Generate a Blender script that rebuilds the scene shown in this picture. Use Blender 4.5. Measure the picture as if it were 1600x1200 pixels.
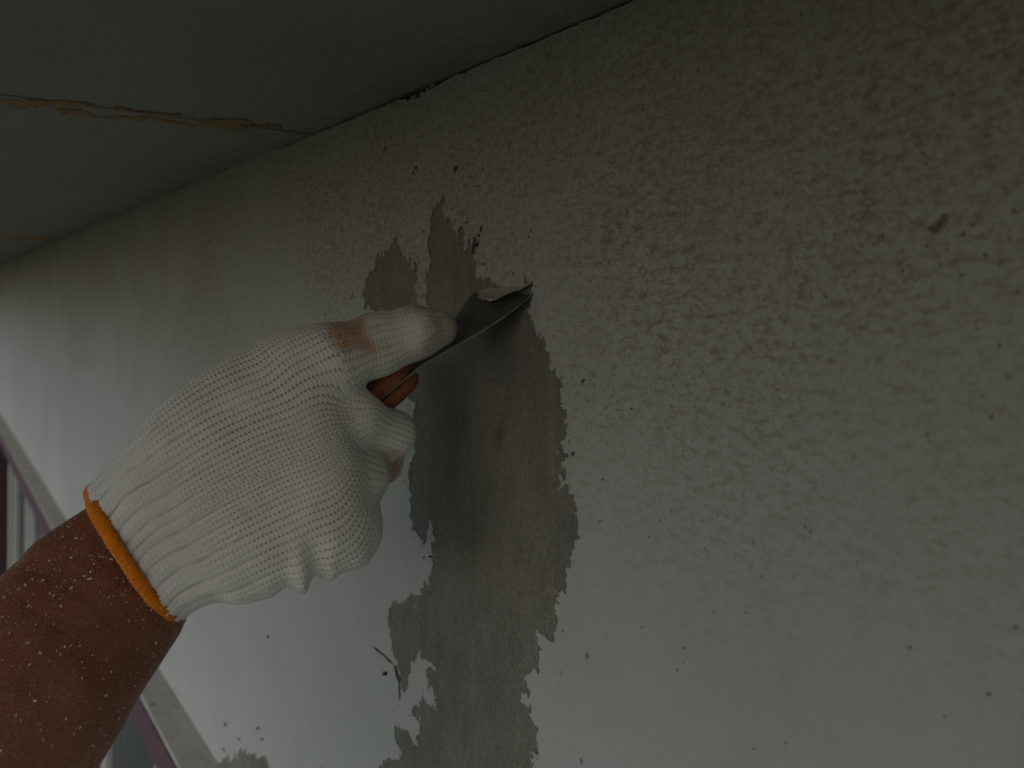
import bpy, math, random
import numpy as np
from mathutils import Vector, Matrix, noise
from mathutils.geometry import delaunay_2d_cdt

random.seed(7); rng = np.random.default_rng(11)
sc = bpy.context.scene
for o in list(bpy.data.objects): bpy.data.objects.remove(o)
COL = sc.collection

# ------------------------------------------------------------------ camera
FPX = 1541.0                                   # focal length in pixels of the 1600 px wide photograph
EYE = np.array([0.0, 0.0, 2.15])               # eye 2.15 m above the ground, just below the soffit
_ex = np.array([913., -138., 1541.]); _ex /= np.linalg.norm(_ex)
_ey = np.array([2600., 0., -1541.]); _ey /= np.linalg.norm(_ey)
_ez = np.cross(_ex, _ey); _ez /= np.linalg.norm(_ez); _ey = np.cross(_ez, _ex)
ROT = np.array([_ex, _ey, _ez])                # camera axes -> world (X along wall, Y into wall, Z up)
cam = bpy.data.cameras.new('camera'); camo = bpy.data.objects.new('camera', cam); COL.objects.link(camo)
M = Matrix([list(ROT[0]) + [EYE[0]], list(ROT[1]) + [EYE[1]], list(ROT[2]) + [EYE[2]], [0, 0, 0, 1]])
camo.matrix_world = M
cam.sensor_width = 36.0; cam.lens = FPX / 1600 * 36.0
cam.clip_start = 0.02; cam.clip_end = 500
cam.dof.use_dof = True; cam.dof.focus_distance = 0.475; cam.dof.aperture_fstop = 11
sc.camera = camo

# ------------------------------------------------------------------ light
w = bpy.data.worlds.new('World'); sc.world = w; w.use_nodes = True
nt = w.node_tree; nt.nodes.clear()
sky = nt.nodes.new('ShaderNodeTexSky'); sky.sky_type = 'NISHITA'; sky.sun_disc = False
SUN_EL, SUN_AZ = math.radians(36), math.radians(146)     # azimuth measured from +Y towards +X: the open side
sky.sun_elevation = SUN_EL; sky.sun_rotation = SUN_AZ
sky.air_density = 1.0; sky.dust_density = 1.6; sky.ozone_density = 1.0
bg = nt.nodes.new('ShaderNodeBackground'); bg.inputs['Strength'].default_value = 0.12
wo = nt.nodes.new('ShaderNodeOutputWorld')
nt.links.new(sky.outputs[0], bg.inputs[0]); nt.links.new(bg.outputs[0], wo.inputs[0])
sun = bpy.data.lights.new('sun', 'SUN'); sun.energy = 0.8; sun.angle = math.radians(85); sun.color = (1.0, .97, .93)
suno = bpy.data.objects.new('sun', sun); COL.objects.link(suno)
sdir = Vector((math.sin(SUN_AZ) * math.cos(SUN_EL), math.cos(SUN_AZ) * math.cos(SUN_EL), math.sin(SUN_EL)))
suno.rotation_euler = sdir.to_track_quat('Z', 'Y').to_euler(); suno.location = (-1, -4, 6)
vs = sc.view_settings; vs.view_transform = 'Standard'; vs.look = 'None'; vs.gamma = 1; vs.exposure = -0.08
sc.cycles.max_bounces = 5; sc.cycles.diffuse_bounces = 4; sc.cycles.glossy_bounces = 2; sc.cycles.transparent_max_bounces = 4; sc.cycles.caustics_reflective = False; sc.cycles.caustics_refractive = False

# ------------------------------------------------------------------ helpers
SC = 0.88
WY = 0.25                                      # the painted face of the wall
def ray(x, y): return ROT @ (np.array([x - 800., 600. - y, -FPX]) / FPX)
def P(x, y, d): return EYE + ray(x, y) * d * SC
def on_wall(x, y, Y=WY):
    r = ray(x, y); return EYE + r * (Y / r[1])
def on_level(x, y, z):
    r = ray(x, y); return EYE + r * ((z - EYE[2]) / r[2])
def wxz(x, y): p = on_wall(x, y); return (p[0], p[2])
CZ = EYE[2] + 0.1335                           # underside of the soffit
LZ = EYE[2] - 0.455                            # top of the ledge over the window

def tag(o, label=None, cat=None, group=None, kind=None):
    if label: o['label'] = label
    if cat: o['category'] = cat
    if group: o['group'] = group
    if kind: o['kind'] = kind
    return o
def empty(name, loc, parent=None):
    o = bpy.data.objects.new(name, None); COL.objects.link(o); o.location = loc
    if parent: o.parent = parent
    o.empty_display_size = .05
    return o
def mesh(name, verts, faces, mat, parent=None, smooth=False, mats=None):
    me = bpy.data.meshes.new(name)
    vl = np.asarray(verts, float)
    off = np.array(parent.location) if parent is not None and parent.type == 'EMPTY' else np.zeros(3)
    if parent is not None and parent.parent is not None: off = off + np.array(parent.parent.location)
    me.from_pydata([tuple(v) for v in (vl - off)], [], [tuple(int(i) for i in f_) for f_ in faces])
    if smooth: me.polygons.foreach_set('use_smooth', [True] * len(me.polygons))
    me.update()
    for m_ in (mats or [mat]): me.materials.append(m_)
    o = bpy.data.objects.new(name, me); COL.objects.link(o)
    if parent is not None: o.parent = parent
    return o
def box(a, b):
    (x0, y0, z0), (x1, y1, z1) = a, b
    v = [(x0,y0,z0),(x1,y0,z0),(x1,y1,z0),(x0,y1,z0),(x0,y0,z1),(x1,y0,z1),(x1,y1,z1),(x0,y1,z1)]
    f = [(0,3,2,1),(4,5,6,7),(0,1,5,4),(1,2,6,5),(2,3,7,6),(3,0,4,7)]
    return v, f
def bevel(o, wd, seg=2):
    m_ = o.modifiers.new('bevel', 'BEVEL'); m_.width = wd; m_.segments = seg; m_.limit_method = 'ANGLE'
    return o
def catmull(pts, vals, x): return np.interp(x, pts, vals)
def smooth_interp(xs, ys):
    xs = np.asarray(xs, float); ys = np.asarray(ys, float)
    m = np.gradient(ys, xs)
    def fn(x):
        x = np.clip(x, xs[0], xs[-1]); i = np.clip(np.searchsorted(xs, x) - 1, 0, len(xs) - 2)
        h = xs[i+1] - xs[i]; t = (x - xs[i]) / h
        return ((1+2*t)*(1-t)**2*ys[i] + t*(1-t)**2*h*m[i] + t*t*(3-2*t)*ys[i+1] + t*t*(t-1)*h*m[i+1])
    return fn
def fractal(poly, amp, levels, closed=True, r=random):
    pts = [np.array(p, float) for p in poly]
    for L in range(levels):
        out = []; n = len(pts)
        for i in range(n if closed else n - 1):
            a, b = pts[i], pts[(i+1) % n]; d = b - a; ln = np.hypot(*d)
            out.append(a)
            if ln > 0.0005:
                nrm = np.array([-d[1], d[0]]) / ln
                out.append((a+b)/2 + nrm * r.gauss(0, 1) * min(amp, ln * .36) + d * r.uniform(-.15, .15))
        if not closed: out.append(pts[-1])
        pts = out; amp *= .6
    return [tuple(p) for p in pts]
def inside(poly, pts):
    p = np.asarray(poly); q = np.roll(p, -1, 0); l0, l1 = p.min(0), p.max(0)
    box_ = (pts[:, 0] >= l0[0]) & (pts[:, 0] <= l1[0]) & (pts[:, 1] >= l0[1]) & (pts[:, 1] <= l1[1])
    full = np.zeros(len(pts), bool)
    if not box_.any(): return full
    x, y = pts[box_, 0], pts[box_, 1]; res = np.zeros(len(x), bool)
    for (x0, y0), (x1, y1) in zip(p, q):
        c = ((y0 > y) != (y1 > y)); 
        if y1 != y0: res ^= c & (x < (x1 - x0) * (y - y0) / (y1 - y0) + x0)
    full[box_] = res
    return full
def seg_dist(pts, loops):
    best = np.full(len(pts), 1e9)
    for lp in loops:
        p = np.asarray(lp); q = np.roll(p, -1, 0)
        for a, b in zip(p, q):
            d = b - a; L2 = d @ d + 1e-18
            t = np.clip(((pts - a) @ d) / L2, 0, 1)
            best = np.minimum(best, np.hypot(*(pts - a - t[:, None] * d).T))
    return best
def sheet(outer, holes, extra=None):
    vs_, es = [], []
    for lp in [outer] + holes:
        s = len(vs_); n = len(lp); vs_ += [Vector(p) for p in lp]; es += [(s+i, s+(i+1) % n) for i in range(n)]
    if extra is not None: vs_ += [Vector(p) for p in extra]
    v, e, fcs, *_ = delaunay_2d_cdt(vs_, es, [], 0, 1e-7)
    v = np.array([tuple(a) for a in v]); fcs = np.array([tuple(a) for a in fcs])
    c = v[fcs].mean(1)
    keep = inside(outer, c)
    for h in holes: keep &= ~inside(h, c)
    return v, fcs[keep]
def slab_from_sheet(v2, f, yf, yb):
    """front faces at yf(array), back at yb, with side walls. returns verts, faces"""
    n = len(v2); front = np.c_[v2[:, 0], yf * np.ones(n), v2[:, 1]]; back = np.c_[v2[:, 0], yb * np.ones(n), v2[:, 1]]
    V = np.r_[front, back]; F = []
    e_cnt = {}
    for t in f:
        a, b, c = [int(i) for i in t]
        ar = (v2[b][0]-v2[a][0])*(v2[c][1]-v2[a][1])-(v2[b][1]-v2[a][1])*(v2[c][0]-v2[a][0])
        if ar < 0: b, c = c, b
        F.append((a, b, c)); F.append((a+n, c+n, b+n))
        for i, j in ((a, b), (b, c), (c, a)): e_cnt[(i, j)] = 1
    for (i, j) in e_cnt:
        if (j, i) not in e_cnt: F.append((j, i, i+n, j+n))
    return V, F

# ------------------------------------------------------------------ material helpers
class NT:
    def __init__(s, name):
        s.m = bpy.data.materials.new(name); s.m.use_nodes = True; s.t = s.m.node_tree; s.t.nodes.clear()
        s.out = s.n('ShaderNodeOutputMaterial'); s.b = s.n('ShaderNodeBsdfPrincipled'); s.l(s.b.outputs[0], s.out.inputs[0])
        s.co = s.n('ShaderNodeNewGeometry').outputs['Position']
    def n(s, k, **kw):
        nd = s.t.nodes.new(k)
        for a, b in kw.items(): setattr(nd, a, b)
        return nd
    def l(s, a, b): s.t.links.new(a, b)
    def setin(s, sock, v):
        if hasattr(v, 'is_linked') or isinstance(v, bpy.types.NodeSocket): s.l(v, sock)
        else: sock.default_value = v
    def map(s, scale=(1,1,1), loc=(0,0,0), rot=(0,0,0), src=None):
        nd = s.n('ShaderNodeMapping'); s.l(src or s.co, nd.inputs[0])
        nd.inputs['Scale'].default_value = scale; nd.inputs['Location'].default_value = loc; nd.inputs['Rotation'].default_value = rot
        return nd.outputs[0]
    def noise(s, scale, detail=4, rough=.55, vec=None, dist=0, col=False):
        nd = s.n('ShaderNodeTexNoise'); s.l(vec or s.co, nd.inputs['Vector'])
        nd.inputs['Scale'].default_value = scale; nd.inputs['Detail'].default_value = detail
        nd.inputs['Roughness'].default_value = rough; nd.inputs['Distortion'].default_value = dist
        return nd.outputs['Color' if col else 'Fac']
    def voro(s, scale, vec=None, feature='F1', rnd=1):
        nd = s.n('ShaderNodeTexVoronoi'); nd.feature = feature; s.l(vec or s.co, nd.inputs['Vector'])
        nd.inputs['Scale'].default_value = scale; nd.inputs['Randomness'].default_value = rnd
        return nd
    def ramp(s, x, a, b, va=0., vb=1., interp='LINEAR'):
        nd = s.n('ShaderNodeMapRange'); nd.interpolation_type = 'SMOOTHSTEP' if interp == 'S' else 'LINEAR'
        s.setin(nd.inputs[0], x)
        for i, v in ((1, a), (2, b), (3, va), (4, vb)): nd.inputs[i].default_value = v
        return nd.outputs[0]
    def math(s, op, a, b=0.):
        nd = s.n('ShaderNodeMath', operation=op); s.setin(nd.inputs[0], a); s.setin(nd.inputs[1], b); return nd.outputs[0]
    def mix(s, fac, a, b, mode='MIX'):
        nd = s.n('ShaderNodeMix', data_type='RGBA', blend_type=mode)
        s.setin(nd.inputs[0], fac); s.setin(nd.inputs[6], a if not isinstance(a, tuple) else (*a, 1)[:4]); s.setin(nd.inputs[7], b if not isinstance(b, tuple) else (*b, 1)[:4])
        return nd.outputs[2]
    def sep(s, v=None):
        nd = s.n('ShaderNodeSeparateXYZ'); s.l(v or s.co, nd.inputs[0]); return nd.outputs
    def attr(s, name):
        nd = s.n('ShaderNodeAttribute', attribute_name=name); return nd.outputs['Fac']
    def bump(s, h, strength, dist, prev=None):
        nd = s.n('ShaderNodeBump'); nd.inputs['Strength'].default_value = strength; nd.inputs['Distance'].default_value = dist
        s.l(h, nd.inputs['Height'])
        if prev: s.l(prev, nd.inputs['Normal'])
        return nd.outputs[0]
    def done(s, color, rough=.8, normal=None, spec=.3, **kw):
        s.setin(s.b.inputs['Base Color'], color if not isinstance(color, tuple) else (*color, 1)[:4])
        s.setin(s.b.inputs['Roughness'], rough); s.b.inputs['Specular IOR Level'].default_value = spec
        if normal: s.l(normal, s.b.inputs['Normal'])
        for k, v in kw.items(): s.setin(s.b.inputs[k.replace('_', ' ')], v)
        return s.m

def mat_paint():
    g = NT('old_wall_paint')
    xyz = g.sep()
    down = g.math('SUBTRACT', CZ, xyz[2])                    # metres below the soffit
    base = g.mix(g.ramp(g.noise(3.0, 3), .35, .65), (.455, .482, .468), (.51, .535, .525))
    base = g.mix(g.ramp(g.noise(22, 5, .6), .3, .7, 0, .35), base, (.395, .405, .365))
    # brown water marks: ridged, stretched along the wall, strongest just under the soffit
    vs_ = g.map((.62, 1, 1.7), rot=(0, math.radians(-6), 0))
    n1 = g.noise(270, 4, .62, vs_, .4)
    rid = g.math('SUBTRACT', 1.0, g.math('MULTIPLY', g.math('ABSOLUTE', g.math('SUBTRACT', n1, .5)), 9.0))
    rid = g.ramp(rid, .25, 1.0)
    brk = g.ramp(g.noise(180, 3, .55, g.map((.7, 1, 1.6), (1, 2, 3))), .42, .62)
    hgt = g.ramp(down, .03, .30, 1.0, .05, 'S')
    patch = g.ramp(g.noise(9, 3, .5), .36, .62)
    lines = g.math('MULTIPLY', g.math('MULTIPLY', rid, brk), g.math('MULTIPLY', hgt, g.ramp(patch, 0, 1, .35, 1)))
    col = g.mix(g.ramp(lines, 0, .75, 0, .92), base, (.215, .125, .045))
    # fine brown grain
    gr = g.ramp(g.noise(560, 3, .6), .48, .64)
    gr2 = g.ramp(g.noise(260, 4, .62), .46, .66)
    grain = g.math('MULTIPLY', g.math('MULTIPLY', g.math('ADD', g.math('MULTIPLY', gr, .6), g.math('MULTIPLY', gr2, .6)), g.ramp(down, 0, .26, 1, .14, 'S')), g.ramp(patch, 0, 1, .6, 1))
    col = g.mix(g.ramp(grain, 0, .9, 0, .8), col, (.225, .155, .07))
    # broad yellowed dirt near the top
    yel = g.math('MULTIPLY', g.ramp(down, 0, .22, .56, 0, 'S'), g.ramp(g.noise(6, 4), .3, .7, .6, 1))
    col = g.mix(yel, col, (.285, .258, .172))
    # faint pinkish drip marks low down
    dr = g.ramp(g.noise(60, 4, .6, g.map((1, 1, .12))), .56, .75)
    col = g.mix(g.math('MULTIPLY', g.math('MULTIPLY', dr, g.ramp(g.noise(7, 2), .45, .65)), .35), col, (.40, .34, .30))
    # round dark mould dots, bigger ones sparse
    for sc_, rad, thr, dens in ((52, .10, .90, .6), (120, .13, .90, .6)):
        vv = g.voro(sc_, g.map((1, .2, 1)))
        wob = g.math('ADD', vv.outputs['Distance'], g.math('MULTIPLY', g.math('SUBTRACT', g.noise(sc_ * 6, 2), .5), .14))
        pick = g.ramp(g.sep(vv.outputs['Color'])[0], thr, thr + .02)
        col = g.mix(g.math('MULTIPLY', g.math('MULTIPLY', g.ramp(wob, rad * .55, rad, 1, 0), pick), dens), col, (.12, .105, .085))
    h = g.math('ADD', g.math('MULTIPLY', g.noise(330, 3, .6), .5), g.noise(90, 4, .55))
    nrm = g.bump(h, .35, .0018)
    nrm = g.bump(g.noise(12, 3), .35, .012, nrm)
    return g.done(col, g.ramp(g.noise(40, 3), .3, .7, .85, .95), nrm, .08)
def mat_render():
    g = NT('bare_cement_render')
    c = g.mix(g.ramp(g.noise(24, 6, .68, g.map((1.4, 1, .8))), .32, .68), (.215, .21, .18), (.335, .325, .282))
    c = g.mix(g.ramp(g.noise(30, 3, .5, g.map((1.3, 1, .6))), .50, .72, 0, .55), c, (.315, .285, .245))
    c = g.mix(g.ramp(g.noise(9, 4, .6, g.map((1, 1, 1), (3, 0, 1))), .52, .72, 0, .75), c, (.165, .152, .135))
    scr = g.ramp(g.noise(75, 5, .7, g.map((2.4, 1, .24), rot=(0, math.radians(-12), 0))), .52, .70)
    c = g.mix(g.math('MULTIPLY', scr, .6), c, (.35, .335, .305))
    c = g.mix(g.ramp(g.noise(700, 2, .6), .35, .7, 0, .55), c, (.14, .13, .11))
    c = g.mix(g.ramp(g.noise(800, 2, .6, g.map((1, 1, 1), (9, 2, 4))), .58, .72, 0, .35), c, (.45, .43, .40))
    # dark smudges
    for (px, py, rr, k) in ((785, 545, .018, .4), (778, 682, .008, .6), (722, 655, .009, .4)):
        p = on_wall(px, py)
        d = g.n('ShaderNodeVectorMath', operation='DISTANCE'); g.l(g.map((1.25, .2, .75)), d.inputs[0]); d.inputs[1].default_value = (p[0]*1.25, p[1]*.2, p[2]*.75)
        dd = g.math('ADD', d.outputs['Value'], g.math('MULTIPLY', g.math('SUBTRACT', g.noise(60, 4, .65), .5), rr * 2.2))
        c = g.mix(g.math('MULTIPLY', g.ramp(dd, rr * .0, rr * 1.3, 1, 0, 'S'), k), c, (.10, .09, .078))
    h = g.math('ADD', g.noise(260, 5, .65), g.math('MULTIPLY', g.noise(900, 2), .4))
    nrm = g.bump(h, .85, .003)
    nrm = g.bump(g.noise(60, 3, .5, g.map((2, 1, .3), rot=(0, math.radians(-12), 0))), .3, .003, nrm)
    return g.done(c, .92, nrm, .15)
def mat_soffit():
    g = NT('soffit_paint')
    x = g.sep()
    c = g.mix(g.ramp(g.noise(7, 4), .3, .7), (.27, .265, .225), (.30, .295, .252))
    c = g.mix(g.ramp(g.noise(60, 4, .6), .5, .75, 0, .35), c, (.23, .21, .155))
    c = g.mix(g.ramp(g.noise(4.0, 3, .5, g.map((1, 1, 1), (2, 5, 0)), .5), .54, .7, 0, .3), c, (.24, .23, .185))
    vv = g.voro(90, g.map((1, 1, .1))); pick = g.ramp(g.sep(vv.outputs['Color'])[0], .93, .95)
    c = g.mix(g.math('MULTIPLY', g.math('MULTIPLY', g.ramp(vv.outputs['Distance'], .05, .14, 1, 0), pick), .7), c, (.13, .10, .06))
    edge = g.ramp(g.math('SUBTRACT', WY, x[1]), 0, .05, .55, 0, 'S')
    c = g.mix(g.math('MULTIPLY', edge, g.ramp(g.noise(45, 4, .6), .35, .65)), c, (.20, .175, .11))
    n = g.bump(g.math('ADD', g.noise(240, 4, .6), g.noise(95, 3)), .55, .003)
    return g.done(c, .85, n, .2)
def mat_crust():
    g = NT('brown_crust')
    c = g.mix(g.ramp(g.noise(220, 4, .6), .3, .7), (.27, .16, .065), (.37, .265, .145))
    return g.done(c, .9, g.bump(g.noise(400, 4), .7, .002), .15)
def mat_simple(name, c1, c2, scale, rough=.6, bump=.3, bscale=300, bd=.001, spec=.3, **kw):
    g = NT(name)
    c = g.mix(g.ramp(g.noise(scale, 5, .6), .3, .7), c1, c2)
    return g.done(c, rough, g.bump(g.noise(bscale, 4), bump, bd), spec, **kw)
def mat_ledge():
    g = NT('dusty_ledge')
    c = g.mix(g.ramp(g.noise(25, 5, .6), .3, .7), (.40, .375, .33), (.52, .50, .455))
    c = g.mix(g.ramp(g.noise(60, 3, .6, g.map((.4, 2, 1))), .58, .72, 0, .5), c, (.30, .24, .18))
    vv = g.voro(45, g.map((.7, 1.2, .1))); pick = g.ramp(g.sep(vv.outputs['Color'])[0], .8, .82)
    c = g.mix(g.math('MULTIPLY', g.math('MULTIPLY', g.ramp(vv.outputs['Distance'], .08, .25, 1, 0), pick), .75), c, (.13, .12, .10))
    return g.done(c, .85, g.bump(g.noise(200, 4), .4, .002), .2)
def mat_steel():
    g = NT('dull_scraper_steel')
    c = g.mix(g.ramp(g.noise(90, 5, .65), .3, .75), (.27, .26, .25), (.15, .14, .125))
    c = g.mix(g.ramp(g.noise(300, 4, .6), .58, .72, 0, .7), c, (.09, .06, .04))
    r = g.ramp(g.noise(120, 4), .3, .7, .32, .5)
    return g.done(c, r, g.bump(g.noise(500, 3), .15, .0006), .5, Metallic=.75)
def mat_wood():
    g = NT('red_brown_handle_wood')
    v = g.map((1, 1, 1))
    c = g.mix(g.ramp(g.noise(160, 5, .6), .3, .7), (.21, .062, .026), (.33, .115, .048))
    c = g.mix(g.ramp(g.noise(420, 3, .6), .55, .75, 0, .6), c, (.06, .02, .012))
    return g.done(c, g.ramp(g.noise(200, 3), .3, .7, .42, .65), g.bump(g.noise(600, 3), .25, .0008), .4)
def mat_skin():
    g = NT('dusty_brown_skin')
    c = g.mix(g.ramp(g.noise(30, 5, .6), .3, .7), (.19, .062, .028), (.245, .09, .044))
    c = g.mix(g.ramp(g.noise(140, 4, .6), .48, .72, 0, .45), c, (.15, .048, .021))
    vv = g.voro(170); pick = g.ramp(g.sep(vv.outputs['Color'])[0], .9, .92)
    c = g.mix(g.math('MULTIPLY', g.math('MULTIPLY', g.ramp(vv.outputs['Distance'], .06, .18, 1, 0), pick), .6), c, (.05, .022, .014))
    # dry dust film
    c = g.mix(g.ramp(g.noise(520, 3, .65), .60, .75, 0, .22), c, (.46, .40, .36))
    v1 = g.voro(900, feature='DISTANCE_TO_EDGE').outputs['Distance']
    n = g.bump(g.ramp(v1, 0, .25), .28, .0007)
    n = g.bump(g.noise(130, 4, .6), .35, .002, n)
    n = g.bump(g.noise(60, 3, .55, g.map((1, 1, 1), (0, 0, 0), (0, math.radians(40), 0))), .12, .004, n)
    return g.done(c, g.ramp(g.noise(90, 3), .3, .7, .38, .58), n, .5, Subsurface_Weight=.08, Subsurface_Radius=(.004, .0015, .0008), Subsurface_Scale=1.0)
def mat_glove():
    g = NT('white_cotton_knit')
    c = g.mix(g.ramp(g.noise(35, 4, .6), .3, .7), (.675, .66, .64), (.76, .745, .725))
    c = g.mix(g.ramp(g.noise(900, 2, .6), .35, .7, 0, .18), c, (.55, .52, .49))
    c = g.mix(g.ramp(g.noise(26, 4, .65, g.map((1, 1, 1), (4, 4, 1))), .56, .74, 0, .35), c, (.52, .47, .41))
    c = g.mix(g.attr('rust'), c, g.mix(g.ramp(g.noise(180, 3), .35, .65), (.36, .135, .045), (.52, .27, .12)))
    c = g.mix(g.attr('grime_shade'), c, (.27, .215, .16))
    c = g.mix(g.attr('gap_shade'), c, (.07, .055, .048))
    n = g.bump(g.noise(1500, 3, .6), .35, .0006)
    m = g.done(c, .95, n, .1, Sheen_Weight=.25, Sheen_Roughness=.6)
    return m
def mat_band():
    g = NT('orange_cuff_yarn')
    c = g.mix(g.ramp(g.noise(220, 4, .6), .3, .7), (.66, .17, .006), (.84, .26, .012))
    c = g.mix(g.attr('gap_shade'), c, (.34, .07, .004))
    return g.done(c, .92, g.bump(g.noise(1200, 3), .4, .0006), .12, Sheen_Weight=.3)

M_PAINT, M_RENDER, M_SOFFIT, M_CRUST = mat_paint(), mat_render(), mat_soffit(), mat_crust()
M_LEDGE, M_STEEL, M_WOOD, M_SKIN, M_GLOVE, M_BAND = mat_ledge(), mat_steel(), mat_wood(), mat_skin(), mat_glove(), mat_band()
M_PURPLE = mat_simple('faded_purple_paint', (.10, .056, .075), (.145, .085, .105), 60, .6)
M_ALU = mat_simple('grey_green_aluminium', (.30, .32, .295), (.37, .385, .355), 30, .45, .1)
M_DARK = mat_simple('dark_maroon_paint', (.030, .012, .018), (.045, .020, .026), 30, .55)
M_CURTAIN = mat_simple('pale_curtain', (.36, .345, .30), (.42, .40, .36), 12, .9)
M_GROUND = mat_simple('yard_concrete', (.13, .145, .11), (.19, .20, .16), 3, .95, .4, 60, .01)
M_DUST = mat_simple('white_paint_dust', (.70, .68, .64), (.8, .78, .75), 200, .9)
def mat_glass():
    g = NT('window_glass')
    return g.done((.05, .07, .075), .08, None, .5, Alpha=.55)
M_GLASS = mat_glass()

# ------------------------------------------------------------------ ground
v, f = box((-150, -150, -.2), (150, 150, 0))
tag(mesh('ground', v, f, M_GROUND), kind='structure')

# ------------------------------------------------------------------ wall
WX0, WX1 = -9.0, 1.6
WIN = (-3.86, -.72, EYE[2] - 1.55, LZ - .034)       # window opening x0 x1 z0 z1
wall = empty('plaster_wall', (-.42, WY, 0))
tag(wall, 'off-white stained plaster wall with paint scraped off down to grey cement', 'wall')

def jag(px, amp=.0016, lv=3, seed=1):
    r = random.Random(seed); return fractal([wxz(*p) for p in px], amp, lv, True, r)
MAIN = [(834,440),(829,456),(832,470),(825,487),(833,504),(838,522),(847,530),(858,551),(869,575),(878,586),(880,602),(877,635),(887,648),(886,670),(880,695),(889,715),(885,745),(872,763),(890,767),(905,779),(905,815),(900,845),(892,885),(885,905),(886,928),(875,945),(872,970),(850,992),(844,1025),(832,1045),(829,1080),(812,1092),(830,1100),(832,1125),(840,1160),(830,1173),(827,1205),(815,1260),(800,1330),(700,1345),(600,1330),(570,1240),
 (592,1203),(597,1187),(625,1185),(630,1170),(617,1155),(630,1137),(641,1150),(647,1161),(655,1146),(652,1126),(641,1121),(655,1105),(660,1085),(671,1100),(682,1110),(677,1087),(667,1065),(680,1042),(667,1032),(650,1030),(642,1045),(635,1080),(626,1095),(621,1090),(625,1060),(620,1040),(612,1020),(607,980),(607,950),(620,935),(630,944),(635,932),(652,933),(662,920),(672,900),(675,875),(680,845),(676,824),(667,830),(661,851),(653,840),(644,830),(646,810),(642,790),(645,772),(637,765),(640,745),(644,720),(647,700),(646,660),(650,630),(640,600),(655,560),(672,520),
 (672,481),(661,460),(667,427),(676,409),(670,373),(673,355),(675,337),(687,319),(690,305),(696,319),(699,340),(697,350),(708,350),(720,352),(724,373),(727,391),(736,386),(741,391),(738,403),(744,415),(742,424),(748,442),(760,430),(768,441),(775,448),(781,443),(776,452),(796,452),(815,452)]
LEFT = [(570,484),(567,460),(570,442),(579,424),(586,403),(597,400),(609,388),(619,370),(625,382),(628,400),(642,406),(645,421),(652,409),(657,415),(652,430),(648,448),(652,475),(648,486),(612,489),(594,482),(585,475),(579,484)]
LOWL = [(346,1192),(358,1180),(364,1186),(372,1182),(384,1166),(392,1180),(402,1186),(414,1182),(425,1200),(440,1230),(400,1290),(340,1280),(320,1230)]
holes = [jag(MAIN, .0030, 4, 3), jag(LEFT, .0026, 4, 5), jag(LOWL, .004, 3, 6)]
deep = []
CHIPS = [  # small chips where the film has flaked (px x, y, length, width, angle)
 (712,263,13,8,60),(650,262,9,6,90),(645,270,12,4,70),(751,358,14,5,75),(728,348,10,5,50),(745,381,12,8,40),(747,368,6,5,0),(662,362,6,4,80),
 (601,233,9,4,60),(550,464,12,3,75),(508,491,7,4,40),(757,413,8,3,60),(761,420,5,3,80),(826,371,5,3,0),(911,595,13,4,65),(830,360,4,3,0),(642,405,6,4,0),
 (895,709,12,7,50),(884,642,8,4,70),(1290,464,10,5,130),(1246,402,5,4,0),(1157,452,6,3,80),(1241,567,6,3,70),(1236,576,5,3,60),
 (1049,799,8,3,100),(1031,814,6,3,90),(1102,857,6,3,80),(1190,902,7,3,100),(1133,849,5,3,90),(1114,957,7,3,95),(1166,958,5,3,90),(1003,980,7,3,75),(1068,1012,6,4,90),(1058,1047,5,3,80),(1066,712,7,3,100),(1208,658,5,3,80),(1048,634,5,3,80),(986,639,5,4,0),(1082,688,5,3,70),(942,749,6,3,80),(937,815,7,4,60),(1014,840,5,3,85),
 (1178,1170,6,3,70),(1228,1161,7,4,100),(601,1052,12,9,20),(671,870,7,6,0),(663,871,6,4,0),(418,995,8,5,90),(352,1132,8,5,60),(403,1138,9,6,50),(373,1155,7,5,0),(349,1171,6,5,0),(409,1155,5,6,90),
 (1212,728,4,3,90),(1340,878,6,4,90),(1258,824,5,3,60),(1266,832,5,4,60),(1325,813,4,4,0),(1121,806,5,3,80),(1100,840,4,3,90),
 (1380,368,7,6,0),(1505,367,9,8,0),(1443,240,8,7,0),(1447,255,7,6,0),(1489,148,10,8,60),(1410,423,8,8,0),(1540,398,11,10,0),(1470,413,6,6,0),(1448,384,6,5,0),(1502,430,10,11,0),(1375,454,7,6,60),(1562,541,10,9,150),(1560,484,0,0,0),(1549,652,9,10,0),(1536,620,7,7,0),(1520,352,8,7,0),(1578,372,9,8,0),(1562,412,8,7,0),(1590,455,8,8,0),(1480,390,6,5,0),(1430,440,5,5,0),(1585,330,9,9,0),(1518,640,7,6,0),(1575,590,9,8,0),(1450,680,6,6,0),(1498,712,6,5,0),(1422,1012,7,10,90),(1545,1085,8,11,90),(1476,1120,6,7,0),(1588,980,10,9,0)]
for i, (cx, cy, L, Wd, an) in enumerate(CHIPS):
    if L == 0: continue
    r = random.Random(100 + i); n = 9; ca, sa = math.cos(math.radians(an)), math.sin(math.radians(an)); pl = []
    for k in range(n):
        t = 2 * math.pi * k / n; rr = r.uniform(.7, 1.2)
        a, b = math.cos(t) * L * .42 * rr, math.sin(t) * Wd * .42 * rr
        pl.append(wxz(cx + a * ca + b * sa, cy - a * sa + b * ca))
    holes.append(fractal(pl, .0004, 1, True, r))
    if cx < 1300: deep.append(holes[-1])
for _sl in ([(579,1007),(600,1022),(613,1035),(612,1038),(599,1025)], [(613,1034),(621,1045),(626,1065),(627,1094),(624,1092),(622,1066),(615,1045)]):
    holes.append(jag(_sl, .0008, 1, 31)); deep.append(holes[-1])
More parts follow.
